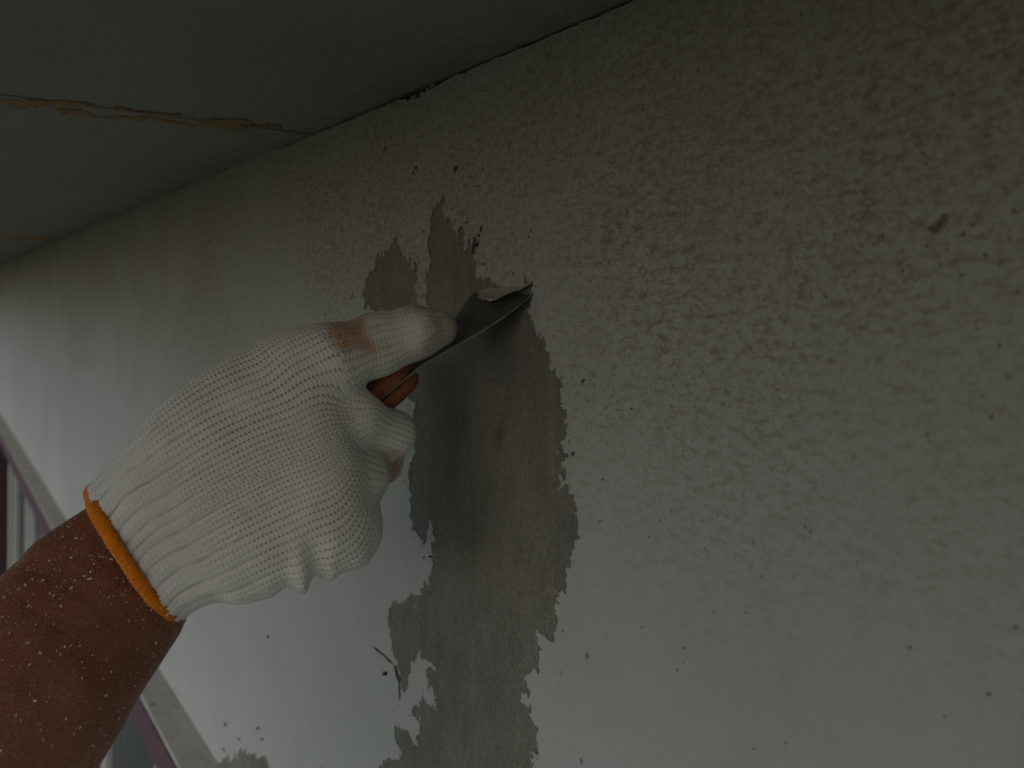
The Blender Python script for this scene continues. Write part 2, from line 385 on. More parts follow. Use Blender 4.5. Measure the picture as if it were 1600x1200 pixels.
# the larger grey bare spot at the right
holes.append(jag([(1452,352),(1462,347),(1470,338),(1482,336),(1481,346),(1474,356),(1466,364),(1455,366),(1450,360)], .0006, 2, 9))
def slit(x):   # height of the open crack between wall head and soffit
    n = noise.noise(Vector((x * 22, 1.7, 0))) * .6 + noise.noise(Vector((x * 90, 4.2, 0))) * .5 + noise.noise(Vector((x * 320, 2.2, 0))) * .35
    k = 1.0 if x > -.80 else .45
    return max(.00035, k * (.0013 + .0016 * n) + .0030 * math.exp(-((x + .545) / .022) ** 2) * (.7 + n))
_tx = np.r_[np.linspace(WX1, .0, 8), np.linspace(-.003, -1.2, 520), np.linspace(-1.25, WX0, 260)]
_r = random.Random(5); REM = []
for _h in holes[:2]:
    _n = len(_h)
    for _k in range(70 if _n > 600 else 26):
        i0 = _r.randrange(_n); a, b = np.array(_h[i0]), np.array(_h[(i0 + 6) % _n]); dv = b - a; L_ = np.hypot(*dv)
        if L_ < 1e-5: continue
        nr = np.array([-dv[1], dv[0]]) / L_; sg = _r.choice((-1, 1)); q = a + nr * sg * _r.uniform(.0012, .0075)
        rad = _r.uniform(.0003, .0011); an0 = _r.uniform(0, 3.14)
        pl = [(q[0] + rad * _r.uniform(.5, 1.2) * .8 * math.cos(t_), q[1] + rad * 1.5 * _r.uniform(.5, 1.2) * math.sin(t_)) for t_ in np.arange(0, 6.28, .8)]
        if inside(_h, np.array([q]))[0]: REM.append(pl)
        elif not any(inside(hh, np.array([q]))[0] for hh in holes): holes.append(pl)
outer = [(WX0, .02), (WX1, .02)] + [(float(x), CZ - slit(x)) for x in _tx]
inner = [(WX0, .02), (WX1, .02), (WX1, CZ - .006), (WX0, CZ - .006)]
winloop = [(WIN[0], WIN[2]), (WIN[1], WIN[2]), (WIN[1], WIN[3]), (WIN[0], WIN[3])]
big = holes[:3]
allh = np.array([p for h in big for p in h])
lo, hi = allh.min(0) - .02, allh.max(0) + .02
gx, gz = np.meshgrid(np.arange(lo[0], hi[0], .0038), np.arange(lo[1], hi[1], .0038))
gp = np.c_[gx.ravel(), gz.ravel()] + rng.uniform(-.0012, .0012, (gx.size, 2))
gd = seg_dist(gp, [h[::2] for h in big])
keep = (gd > .0016) & (gd < .02)
for h in big: keep &= ~inside(h, gp)
gp = gp[keep]
v2, f2 = sheet(outer, holes + [winloop], gp)
d = np.full(len(v2), 1.0); near = (v2[:, 0] > lo[0]) & (v2[:, 0] < hi[0]) & (v2[:, 1] > lo[1]) & (v2[:, 1] < hi[1])
d[near] = seg_dist(v2[near], [h[::2] for h in big])
nz = np.array([noise.noise(Vector((a * 70, b * 70, 3.1))) for a, b in v2])
lift = np.exp(-d / .003) * np.clip(.1 + nz * 1.3, 0, 1.2) * .0011
V, F = slab_from_sheet(v2, f2, WY - lift, WY + .0006)
film = mesh('paint_film', V, F, M_PAINT, wall)
film['label'] = 'off-white brown-stained paint film with ragged scraped edges'
sv, sf = sheet(outer, deep + [winloop])
V, F = slab_from_sheet(sv, sf, WY + .0008, WY + .0047)
sv, sf = sheet(inner, [winloop])
V2, F2 = slab_from_sheet(sv, sf, WY + .0049, WY + .16)
F += [tuple(i + len(V) for i in q) for q in F2]; V = np.r_[V, V2]
body = mesh('cement_render', V, F, M_RENDER, wall); body['label'] = 'bare grey-brown cement render showing where paint is gone'

_V, _F = [], []
for pl in REM:
    a0 = len(_V); n = len(pl)
    _V += [(x, WY - .0001, z) for x, z in pl] + [(x, WY + .0009, z) for x, z in pl]
    _F += [tuple(range(a0, a0 + n))] + [(a0 + i, a0 + n + i, a0 + n + (i + 1) % n, a0 + (i + 1) % n) for i in range(n)]
tag(mesh('paint_remnants', _V, _F, M_PAINT, wall), kind='stuff')
# film lifted by the blade: a curled strip attached along the top
def flake(name, att, free, lift_fn, parent, n=26, m=8, seed=0, th=.0007):
    r = random.Random(seed)
    A = np.array([wxz(*p) for p in att]); B = np.array([wxz(*p) for p in free])
    ts = np.linspace(0, 1, n)
    def along(Q): 
        s = np.r_[0, np.cumsum(np.hypot(*np.diff(Q, axis=0).T))]; s /= s[-1]
        return np.c_[np.interp(ts, s, Q[:, 0]), np.interp(ts, s, Q[:, 1])]
    A, B = along(A), along(B); jit = np.array([r.gauss(0, .00045) for _ in range(n)])
    top = []
    for j in range(m):
        k = j / (m - 1)
        for i in range(n):
            p = A[i] * (1 - k) + B[i] * k
            y = WY - .0002 - lift_fn(ts[i]) * k ** 1.7
            top.append((p[0] + jit[i] * k, y, p[1] + jit[(i * 3 + 1) % n] * k * 1.2))
    top = np.array(top); bot = top + np.array([0, th, 0]); N = n * m; Fq = []
    for j in range(m - 1):
        for i in range(n - 1):
            a = j * n + i; Fq.append((a, a + 1, a + n + 1, a + n)); Fq.append((a + N, a + n + N, a + n + 1 + N, a + 1 + N))
    for i in range(n - 1):
        a = (m - 1) * n + i; Fq.append((a, a + 1, a + 1 + N, a + N)); Fq.append((i + 1, i, i + N, i + 1 + N))
    for j in range(m - 1):
        a = j * n; Fq.append((a, a + n, a + n + N, a + N)); a = j * n + n - 1; Fq.append((a + n, a, a + N, a + n + N))
    return mesh(name, np.r_[top, bot], Fq, M_PAINT, parent, True)
flake('lifted_paint_flake', [(752,452),(776,449),(796,449),(815,449),(833,437)], [(756,459),(775,466),(795,471),(812,466),(833,445)],
      lambda t: .0015 + .010 * math.sin(math.pi * min(1, t * .95 + .03)) ** .8, wall, seed=3)
flake('curled_paint_flake', [(740,370),(737,384),(738,396)], [(746,372),(744,386),(741,397)], lambda t: .003, wall, n=12, seed=9)

# ------------------------------------------------------------------ soffit with boards and cracked junction
soff = empty('soffit', (-1.5, -.3, CZ))
tag(soff, 'dirty painted soffit boards above the wall with a brown stained joint', 'soffit')
SY0 = -.56
def jx(p, q):   # a joint line from two photo points, as x at the wall and x at the outer edge
    a, b = on_level(*p, CZ), on_level(*q, CZ); sl = (b[0] - a[0]) / (b[1] - a[1])
    return lambda y: a[0] + (y - a[1]) * sl
j1, j2 = jx((462,206), (150,166)), jx((108,374), (20,371))
edges = [lambda y: WX0, j2, j1, lambda y: WX1]
def wall_edge(x): return WY + .012
for k in range(3):
    L, Rr = edges[k], edges[k + 1]; g = .0012
    xs = np.unique(np.r_[np.linspace(L(WY) + g, max(L(WY) + g, -2.2), 30), np.linspace(max(L(WY) + g, -2.2), Rr(WY) - g, 20)])
    xs = xs[(xs >= L(WY)) & (xs <= Rr(WY))]
    lower = [(x, wall_edge(x)) for x in xs]
    rj = [(Rr(y) - g - abs(noise.noise(Vector((y * 120, k, 0)))) * .0012, y) for y in np.linspace(WY - .01, SY0, 120)]
    lj = [(L(y) + g + abs(noise.noise(Vector((y * 120, k + 5, 0)))) * .0012, y) for y in np.linspace(SY0, WY - .01, 120)]
    loop = lower + rj + lj
    v2, f2 = sheet(loop, [])
    V, F = slab_from_sheet(v2, f2, 0., .012)
    V = np.c_[V[:, 0], V[:, 2], CZ + V[:, 1] + (0, -.0006, 0)[k]]
    F = [tuple(reversed(q)) for q in F]
    mesh('soffit_board', V, F, M_SOFFIT, soff)
v, f = box((WX0, SY0 - .02, CZ + .0145), (WX1, WY + .3, CZ + .16)); mesh('soffit_slab', v, f, M_RENDER, soff)
v, f = box((WX0, WY + .06, CZ - .0058), (WX1, WY + .158, CZ + .0143)); mesh('bedding_joint', v, f, M_RENDER, wall)
# brown crust along the joint: thin raised deposits
def crust(px, seed, th=.0012):
    r = random.Random(seed)
    lp = fractal([tuple(on_level(*p, CZ)[:2]) for p in px], .0035, 4, True, r)
    v2, f2 = sheet(lp, [])
    z = np.array([noise.noise(Vector((a * 90, b * 90, 0))) for a, b in v2])
    V, F = slab_from_sheet(v2, f2, 0, .0)
    n = len(v2); V = np.c_[V[:, 0], V[:, 2], np.r_[CZ - th * (1 + .4 * z), np.full(n, CZ + .001)]]
    mesh('rust_crust', V, [tuple(reversed(q)) for q in F], M_CRUST, soff)
crust([(170,180),(178,184),(205,185),(240,187),(270,192),(300,197),(322,195),(345,199),(374,203),(384,196),(372,191),(392,193),(420,197),(385,186),(350,186),(325,184),(316,191),(290,190),(250,183),(215,181),(190,178)], 2)
crust([(178,166),(205,170),(235,173),(262,176),(285,177),(268,181),(250,178),(225,177),(205,174),(188,172)], 12)
crust([(-20,150),(25,154),(60,154),(90,156),(125,158),(150,162),(118,163),(95,165),(75,161),(58,166),(40,162),(28,167),(5,160),(-20,158)], 4)
crust([(88,170),(110,169),(130,170),(142,176),(122,178),(104,176)], 5)
_r = random.Random(77); _V, _F = [], []
for _k in range(150):
    t = _r.random(); px = 5 + 420 * t; py = 160 + 36 * t + _r.gauss(0, 5)
    c = on_level(px, py, CZ); a0 = len(_V); rad = _r.uniform(.0006, .0026)
    for q in range(6):
        an = q * math.pi / 3; rr_ = rad * _r.uniform(.5, 1.3); _V.append((c[0] + 1.5 * rr_ * math.cos(an), c[1] + rr_ * math.sin(an), CZ + .0005))
    _V.append((c[0], c[1], CZ - rad * .5)); _F += [(a0 + q, a0 + (q + 1) % 6, a0 + 6) for q in range(6)]
tag(mesh('crust_grains', _V, _F, M_CRUST, soff), kind='stuff')
crust([(395,192),(420,195),(440,199),(425,198),(400,195)], 6)
crust([(-20,366),(20,367),(52,369),(80,371),(102,375),(84,377),(60,375),(30,373),(-20,370)], 7, .0008)

# broken plaster crumbs along the crack
def crumb(px, py, s, seed):
    r = random.Random(seed); c = on_wall(px, py, WY - s * .25); vs_ = []
    for k in range(14):
        dv = Vector((r.gauss(0, 1), r.gauss(0, .5), r.gauss(0, .45))).normalized() * s * r.uniform(.6, 1)
        vs_.append(c + np.array(dv) * np.array([1.5, .6, .7]))
    import bmesh
    bm = bmesh.new(); [bm.verts.new(tuple(q)) for q in vs_]; bmesh.ops.convex_hull(bm, input=bm.verts)
    for vv in [q for q in bm.verts if not q.link_faces]: bm.verts.remove(vv)
    bm.verts.index_update(); Vv = [tuple(q.co) for q in bm.verts]; Ff = [[q.index for q in fc.verts] for fc in bm.faces]; bm.free()
    mesh('plaster_crumb', Vv, Ff, M_PAINT, wall)
for i, (px, py, s) in enumerate([(620,163,.0022),(634,157,.0025),(646,151,.003),(659,146,.0024),(668,139,.002),(590,175,.0018),(606,169,.0018),(676,133,.002),(555,188,.0014)]): crumb(px, py, s, 40 + i)

# ------------------------------------------------------------------ window with its ledge
win = empty('window', (WIN[0], WY, WIN[2]))
tag(win, 'aluminium window low on the far wall under a dusty purple-edged ledge', 'window')
NY = WY - .0365
v, f = box((-4.4, NY, LZ - .034), (WIN[1] + .2, WY + .01, LZ)); led = bevel(mesh('ledge', v, f, M_LEDGE, win), .002); led['label'] = 'dusty grey ledge over the window'
v, f = box((-4.402, NY - .003, LZ - .040), (WIN[1] + .2, NY - .0003, LZ - .003)); tr = bevel(mesh('ledge_trim', v, f, M_PURPLE, win), .0012); tr['label'] = 'faded purple painted trim on the ledge edge'
FY = WY + .02
def bar(name, x0, x1, z0, z1, y0, y1, m, parent=win): v, f = box((x0, y0, z0), (x1, y1, z1)); return bevel(mesh(name, v, f, m, parent), .003)
z0, z1 = WIN[2], LZ - .036
bar('frame_head', WIN[0], WIN[1], z1 - .05, z1, FY - .01, FY + .05, M_ALU)
bar('frame_sill', WIN[0], WIN[1], z0, z0 + .05, FY - .03, FY + .05, M_ALU)
bar('frame_jamb', WIN[0], WIN[0] + .05, z0 + .05, z1 - .05, FY - .01, FY + .05, M_ALU)
bar('frame_jamb', WIN[1] - .05, WIN[1], z0 + .05, z1 - .05, FY - .01, FY + .05, M_ALU)
nP = 6; pw = (WIN[1] - WIN[0] - .1) / nP
for i in range(nP):
    xa = WIN[0] + .05 + i * pw; yo = .012 * (i % 2)
    s1 = bar('sash_stile', xa + .002, xa + .05, z0 + .05, z1 - .05, FY - .012 + yo, FY + .012 + yo, M_ALU)
    s2 = bar('sash_stile', xa + pw - .05, xa + pw - .002, z0 + .05, z1 - .05, FY - .012 + yo, FY + .012 + yo, M_ALU)
    bar('pane', xa + .05, xa + pw - .05, z0 + .05, z1 - .05, FY - .001 + yo, FY + .003 + yo, M_GLASS)
# curtain folds behind the glass
cx = np.linspace(WIN[0] + .06, WIN[1] - .06, 220); cy = FY + .085 + .014 * np.sin(cx * 44) + .007 * np.sin(cx * 97 + 1)
V = np.r_[np.c_[cx, cy, np.full(220, z0)], np.c_[cx, cy, np.full(220, z1)], np.c_[cx, cy + .002, np.full(220, z0)], np.c_[cx, cy + .002, np.full(220, z1)]]
F = [(i, i + 1, 221 + i, 220 + i) for i in range(219)] + [(441 + i, 440 + i, 660 + i, 661 + i) for i in range(219)]
tag(mesh('curtain', V, F, M_CURTAIN, win, True))
v, f = box((-4.25, WY - .09, 0), (-3.93, WY - .004, LZ - .02))
tag(bevel(mesh('dark_post', v, f, M_DARK), .006), 'dark maroon post against the wall past the far end of the ledge', 'post')

# ------------------------------------------------------------------ scraper
tip_c = on_wall(785, 459) + np.array([0, -.0006, 0])
hnd = P(500, 690, .55)
ax = hnd - tip_c; TL = np.linalg.norm(ax); ax /= TL                     # from the edge towards the handle
ed = on_wall(830, 461) - on_wall(741, 457); EW = np.linalg.norm(ed)
ed = ed - ax * (ed @ ax); ed /= np.linalg.norm(ed)
nb = np.cross(ax, ed); nb /= np.linalg.norm(nb)
if nb[2] < 0: nb = -nb                                                   # blade's upper face
scr = empty('paint_scraper', tuple(hnd)); tag(scr, 'steel paint scraper with red-brown wooden handle held by the glove against the wall', 'scraper')
def tool(u, wv, n): return tip_c + ax * u + ed * wv + nb * n
edge_dir = on_wall(830, 461) - on_wall(741, 457); edge_dir /= np.linalg.norm(edge_dir)
hw = EW * .5
prof = [(0, 1.0), (.006, .97), (.014, .84), (.022, .69), (.030, .55), (.038, .43), (.046, .34), (.055, .28), (.068, .27), (.12, .27), (.175, .27)]
V = []; F = []
for i, (u, k) in enumerate(prof):
    bl = min(1, u / .02)
    dr = edge_dir * (1 - bl) + ed * bl; dr = dr / np.linalg.norm(dr)
    th = .0003 + .0003 * min(1, u / .03)
    sag = -.0016 * math.sin(math.pi * min(1, u / .055))                  # blade bent a little by the push
    for wv in (-1, -.5, 0, .5, 1):
        V.append(tip_c + ax * u + dr * (hw * k * wv) + nb * (sag + th))
    for wv in (-1, -.5, 0, .5, 1):
        V.append(tip_c + ax * u + dr * (hw * k * wv) + nb * (sag - th))
nP_ = len(prof)
for i in range(nP_ - 1):
    a, b = i * 10, (i + 1) * 10
    for j in range(4):
        F.append((a + j, a + j + 1, b + j + 1, b + j)); F.append((a + 5 + j, b + 5 + j, b + 6 + j, a + 6 + j))
    F.append((a, b, b + 5, a + 5)); F.append((a + 4, a + 9, b + 9, b + 4))
F.append((0, 5, 6, 1)); F.append((1, 6, 7, 2)); F.append((2, 7, 8, 3)); F.append((3, 8, 9, 4))
q = (nP_ - 1) * 10; F += [(q + j, q + j + 1, q + j + 6, q + j + 5) for j in range(4)]
mesh('blade', V, F, M_STEEL, scr, False)
def scale(sg):
    us = [.0585, .060, .064, .072, .09, .12, .15, .172, .180, .183]; ws = [.40, .62, .82, .95, 1.0, .94, 1.0, 1.05, .9, .6]; ts = [.45, .72, .9, 1, 1, 1.02, 1.05, 1.0, .85, .5]
    V, F = [], []; n = 10
    for u, k, t in zip(us, ws, ts):
        for j in range(n):
            a = math.pi * j / (n - 1)
            c, s = math.cos(a), math.sin(a)
            ww = math.copysign(abs(c) ** .6, c) * .0105 * k; hh = abs(s) ** .6 * .0085 * t
            V.append(tool(u, ww, sg * (.0008 + hh)))
    m = len(us)
    for i in range(m - 1):
        for j in range(n - 1): F.append((i * n + j, i * n + j + 1, (i + 1) * n + j + 1, (i + 1) * n + j))
        F.append((i * n + n - 1, i * n, (i + 1) * n, (i + 1) * n + n - 1))
    F.append(tuple(range(n))); F.append(tuple(reversed(range((m - 1) * n, m * n))))
    o = mesh('handle_scale', V, F, M_WOOD, scr, True); bevel(o, .0008); return o
scale(1); scale(-1)
for u in (.078, .125, .165):
    V, F = [], []
    for s in (-.0095, .0102):
        for j in range(10):
            a = 2 * math.pi * j / 10; V.append(tool(u + .0028 * math.cos(a), .0028 * math.sin(a), s))
    F = [tuple(range(10)), tuple(range(10, 20))] + [(j, (j + 1) % 10, 10 + (j + 1) % 10, 10 + j) for j in range(10)]
    mesh('rivet', V, F, M_STEEL, scr)

# ------------------------------------------------------------------ person: forearm
elbow = P(-150, 1310, .43)
person = empty('person', tuple(elbow))
tag(person, 'bare brown forearm dusted with white flecks, gloved hand pushing a scraper', 'person')
ST = [(345,770,.53,66,.40),(300,800,.521,78,.46),(250,836,.509,92,.58),(216,864,.501,104,.66),(190,891,.496,117,.70),(170,917,.492,128,.74),(142,958,.486,134,.80),(105,1002,.478,143,.83),(67,1045,.470,153,.86),(10,1115,.459,164,.88),(-60,1195,.447,172,.9),(-150,1300,.433,170,.92),(-215,1385,.425,158,.95),(-255,1480,.425,150,1.0),(-300,1600,.428,152,1.0),(-370,1800,.43,165,1.0),(-440,2000,.43,170,1.0)]
fin = []
S_ = np.array(ST); tt = np.arange(len(ST)); tf = np.linspace(0, len(ST) - 1, 150)
ctr_px = np.stack([smooth_interp(tt, S_[:, k])(tf) for k in range(5)], 1)
ctr = np.array([P(a, b, c) for a, b, c, _, _ in ctr_px]); tang = np.gradient(ctr, axis=0); tang /= np.linalg.norm(tang, axis=1)[:, None]
NR = 72; V = []
for i in range(len(ctr)):
    vdir = ctr[i] - EYE; vdir /= np.linalg.norm(vdir)
    ac = np.cross(tang[i], vdir); ac /= np.linalg.norm(ac)         # across, in the picture plane
    dp = np.cross(ac, tang[i]); 
    r = ctr_px[i, 3] * ctr_px[i, 2] * SC / FPX; q = ctr_px[i, 4]
    for j in range(NR):
        a = 2 * math.pi * j / NR; c, s = math.cos(a), math.sin(a)
        c2, s2 = math.copysign(abs(c) ** .92, c), math.copysign(abs(s) ** .92, s)
        p = ctr[i] + ac * r * c2 + dp * r * q * s2
        nrm = ac * c2 + dp * s2
        b = noise.noise(Vector(p * 22)) * .0022 + noise.noise(Vector(p * 70)) * .0006
        V.append(p + nrm * b)
V = np.array(V); F = []
for i in range(len(ctr) - 1):
    for j in range(NR): F.append((i * NR + j, i * NR + (j + 1) % NR, (i + 1) * NR + (j + 1) % NR, (i + 1) * NR + j))
F.append(tuple(range(NR))); F.append(tuple(reversed(range((len(ctr) - 1) * NR, len(ctr) * NR))))
arm = mesh('arm', V, F, M_SKIN, person, True)
ARMV = V.reshape(len(ctr), NR, 3)
# paint flecks stuck to the skin
FV, FF = [], []
rr = random.Random(21)
for k in range(6000):
    i = rr.randint(18, 110); j = rr.randrange(NR)
    p = ARMV[i, j]; nrm = p - ctr[i]; nrm /= np.linalg.norm(nrm)
    if nrm @ (EYE - p) < 0: continue
    dens = noise.noise(Vector(p * 55)) + .25 * noise.noise(Vector(p * 160))
    if dens < rr.uniform(-1.0, .55): continue
    p = p + (ARMV[i+1, j] - p) * rr.random() + (ARMV[i, (j+1) % NR] - p) * rr.random()
    t1 = tang[i] * rr.gauss(0, 1) + np.cross(nrm, tang[i]) * rr.gauss(0, 1); t1 -= nrm * (t1 @ nrm); t1 /= np.linalg.norm(t1); t2 = np.cross(nrm, t1)
    s = min(.00042, .00010 * math.exp(rr.gauss(.1, .6))); a = rr.uniform(1, 2.4)
    b0 = len(FV); tilt = rr.uniform(-.4, .4)
    for (x, y) in ((-a, -.4), (-.3, -.8), (a, -.3), (.8 * a, .5), (-.2, .8), (-a, .4)):
        FV.append(p + t1 * x * s * rr.uniform(.7, 1.2) + t2 * y * s * rr.uniform(.7, 1.2) + nrm * (.00025 + .3 * s + tilt * x * s * .5))
    FV.append(p - nrm * .0003)
    FF.append(tuple(range(b0, b0 + 6))); FF += [(b0 + (q + 1) % 6, b0 + q, b0 + 6) for q in range(6)]
tag(mesh('paint_flecks', FV, FF, M_DUST, person), kind='stuff')

# ------------------------------------------------------------------ glove (one knitted surface around hand and five fingers)
A0 = P(212, 862, .50); B0 = P(540, 700, .527)
e1 = B0 - A0; HL = np.linalg.norm(e1); e1 /= HL
vd = A0 - EYE; vd /= np.linalg.norm(vd)
e3 = -(vd - e1 * (vd @ e1)); e3 /= np.linalg.norm(e3); e2 = np.cross(e3, e1)
def loc(px, py):                                      # photo point -> plane of the hand
    r = ray(px, py); t = ((A0 - EYE) @ e3) / (r @ e3); p = EYE + r * t - A0
    return np.array([p @ e1, p @ e2])
top = np.array([loc(*p) for p in [(95,800),(135,765),(160,742),(200,694),(260,627),(310,584),(380,547),(440,523),(500,514),(560,520),(600,540)]])
bot = np.array([loc(*p) for p in [(215,1030),(265,990),(285,970),(300,958),(330,946),(370,941),(420,928),(470,915),(530,893),(572,880),(610,850)]])
topf, botf = smooth_interp(top[:, 0], top[:, 1]), smooth_interp(bot[:, 0], bot[:, 1])
xs_b = np.array([-.03, 0, .03, .06, .09, .12, .16]); hb = smooth_interp(xs_b, [.0295, .0290, .028, .0265, .0245, .0215, .019])
pi_, pp_ = loc(528, 560), loc(600, 850)
pc0, pc1 = loc(147, 765), loc(278, 966)
def pt(px, py, d, r): return P(px, py, d), r * d * SC / FPX
def blade_pt(u, wv, off): return tool(u, wv, off)
idx_tip = (blade_pt(.037, -.004, .0100), .0098)
idx_dip = (blade_pt(.053, -.010, .0150), .0126)
FING = {
 'index': [pt(470,582,.522,58), pt(520,562,.524,53), pt(590,538,.536,46), pt(648,520,.5405,38), pt(686,513,.5445,28)],
 'middle': [pt(500,661,.527,48), pt(552,653,.530,42), pt(614,677,.552,32), pt(596,706,.592,32), pt(548,690,.604,34)],
 'ring': [pt(515,740,.525,50), pt(560,745,.533,43), pt(598,727,.572,26), pt(560,752,.602,34), pt(515,735,.606,32)],
 'little': [pt(510,820,.525,48), pt(546,826,.527,44), pt(556,815,.570,34), pt(520,802,.600,30), pt(488,785,.600,28)],
 'thumb': [pt(300,700,.522,70), pt(390,640,.545,62), pt(470,600,.580,46), pt(530,585,.600,40), pt(568,575,.604,34)],
}
KF = {'index': .010, 'middle': .006, 'ring': .006, 'little': .008, 'thumb': .014}
def smin(a, b, k):
    h = np.clip(.5 + .5 * (b - a) / k, 0, 1); return b * (1 - h) + a * h - k * h * (1 - h)
def cone(p, a, ra, b, rb):
    d = b - a; L2 = d @ d; t = np.clip(((p - a) @ d) / L2, 0, 1)
    return np.linalg.norm(p - a - t[:, None] * d, axis=1) - (ra + (rb - ra) * t), t
def body_sdf(L):
    x, y, z = L[:, 0], L[:, 1], L[:, 2]
    tp, bt = topf(x), botf(x); yc = (tp + bt) / 2; a = np.maximum((tp - bt) / 2, .01); b = hb(x)
    u, v_ = (y - yc) / a, z / b; n = 2.8
    r = (np.abs(u) ** n + np.abs(v_) ** n + 1e-12) ** (1 / n)
    return (r - 1) * (a * b) / np.sqrt((a * np.abs(v_) + 1e-6) ** 2 + (b * np.abs(u) + 1e-6) ** 2) * np.maximum(np.hypot(u, v_), .2), u, v_, a, b, yc
def xend(y): return pi_[0] + (y - pi_[1]) / (pp_[1] - pi_[1]) * (pp_[0] - pi_[0])
def fsdf(p, name):
    ch = FING[name]; dmin = None; off = 0
    for (a, ra), (b, rb) in zip(ch[:-1], ch[1:]):
        d, t = cone(p, a, ra, b, rb)
        dmin = d if dmin is None else smin(dmin, d, .006)
    return dmin
def SDF(p):
    L = np.stack([(p - A0) @ e1, (p - A0) @ e2, (p - A0) @ e3], 1)
    d = body_sdf(L)[0]
    d = -smin(-d, -(L[:, 0] - xend(L[:, 1])), .024)
    for nme in FING: d = smin(d, fsdf(p, nme), KF[nme])
    return d
# surface nets
allp = np.array([c[0] for ch in FING.values() for c in ch] + [P(130, 750, .50), P(290, 980, .50)])
lo = allp.min(0) - .045; hi = allp.max(0) + .03; hstep = .0010
dims = np.ceil((hi - lo) / hstep).astype(int)
gx = [lo[k] + hstep * np.arange(dims[k]) for k in range(3)]
val = np.empty(dims)
for i in range(dims[0]):
    yy, zz = np.meshgrid(gx[1], gx[2], indexing='ij')
    pp = np.stack([np.full(yy.size, gx[0][i]), yy.ravel(), zz.ravel()], 1)
    val[i] = SDF(pp).reshape(dims[1], dims[2])
ins = val < 0
nc = np.zeros(dims - 1, int); sm = np.zeros(tuple(dims - 1) + (3,)); cnt = np.zeros(dims - 1)
offs = [(i, j, k) for i in (0, 1) for j in (0, 1) for k in (0, 1)]
def sub(a, o): return a[o[0]:a.shape[0]-1+o[0], o[1]:a.shape[1]-1+o[1], o[2]:a.shape[2]-1+o[2]]
for o in offs: nc += sub(ins, o)
act = (nc > 0) & (nc < 8); ai = np.argwhere(act)
vid = np.full(dims - 1, -1); vid[act] = np.arange(len(ai))
acc = np.zeros((len(ai), 3)); ct = np.zeros(len(ai))
for o in offs:
    for k in range(3):
        if o[k]: continue
        o2 = list(o); o2[k] = 1
        v0 = val[tuple((ai + np.array(o)).T)]; v1 = val[tuple((ai + np.array(o2)).T)]
        cr = (v0 < 0) != (v1 < 0); t = np.where(cr, v0 / np.where(cr, v0 - v1, 1), 0)
        pos = np.tile(np.array(o, float), (len(ai), 1)); pos[:, k] += t
        acc[cr] += pos[cr]; ct[cr] += 1
GV = lo + hstep * (ai + acc / ct[:, None])
GF = []
for k in range(3):
    a_, b_ = (k + 1) % 3, (k + 2) % 3
    s0 = [slice(None)] * 3; s1 = [slice(None)] * 3; s0[k] = slice(0, -1); s1[k] = slice(1, None)
    c0, c1 = ins[tuple(s0)], ins[tuple(s1)]
    for flip in (False, True):
        e = np.argwhere(c0 & ~c1 if not flip else ~c0 & c1)
        e = e[(e[:, a_] > 0) & (e[:, b_] > 0) & (e[:, a_] < dims[a_] - 1) & (e[:, b_] < dims[b_] - 1)]
        da = np.eye(3, dtype=int)[a_]; db = np.eye(3, dtype=int)[b_]
        q = [vid[tuple((e - da - db).T)], vid[tuple((e - db).T)], vid[tuple(e.T)], vid[tuple((e - da).T)]]
        qq = np.stack(q if not flip else q[::-1], 1); GF.append(qq)
GF = np.concatenate(GF); GF = GF[(GF >= 0).all(1)]
def grad(p, h=.0004):
    g = np.stack([SDF(p + h * np.eye(3)[k]) - SDF(p - h * np.eye(3)[k]) for k in range(3)], 1) / (2 * h); return g
def project(p, it=2):
    for _ in range(it):
        g = grad(p); p = p - np.clip(SDF(p), -.002, .002)[:, None] * g / np.maximum((g * g).sum(1), .25)[:, None]
    return p
# cut at the cuff
Lc = np.stack([(GV - A0) @ e1, (GV - A0) @ e2], 1)
def cuff_x(y): return pc1[0] + (y - pc1[1]) / (pc0[1] - pc1[1]) * (pc0[0] - pc1[0])
keepv = Lc[:, 0] > cuff_x(Lc[:, 1]) - .0005
GF = GF[keepv[GF].all(1)]
used = np.unique(GF); rm = np.full(len(GV), -1); rm[used] = np.arange(len(used)); GV = GV[used]; GF = rm[GF]
GV = project(GV, 2)
def subdivide(Vv, Fq):
    e = np.sort(np.stack([Fq, np.roll(Fq, -1, 1)], 2).reshape(-1, 2), 1)
    ue, inv = np.unique(e, axis=0, return_inverse=True); inv = inv.reshape(-1, 4)
    n = len(Vv); ev = Vv[ue].mean(1); fv = Vv[Fq].mean(1)
    ei = n + inv; fi = n + len(ue) + np.arange(len(Fq))
    NF = np.concatenate([np.stack([Fq[:, k], ei[:, k], fi, ei[:, (k + 3) % 4]], 1) for k in range(4)])
    return np.r_[Vv, ev, fv], NF
GV, GF = subdivide(GV, GF); GV = project(GV, 1)
gn = grad(GV); gn /= np.linalg.norm(gn, axis=1)[:, None]
# knit coordinates: columns run from the cuff to the finger ends
L = np.stack([(GV - A0) @ e1, (GV - A0) @ e2, (GV - A0) @ e3], 1)
bd, u_, v_, a_, b_, yc = body_sdf(L)
ang = np.arctan2(L[:, 2] / b_, (L[:, 1] - yc) / a_)
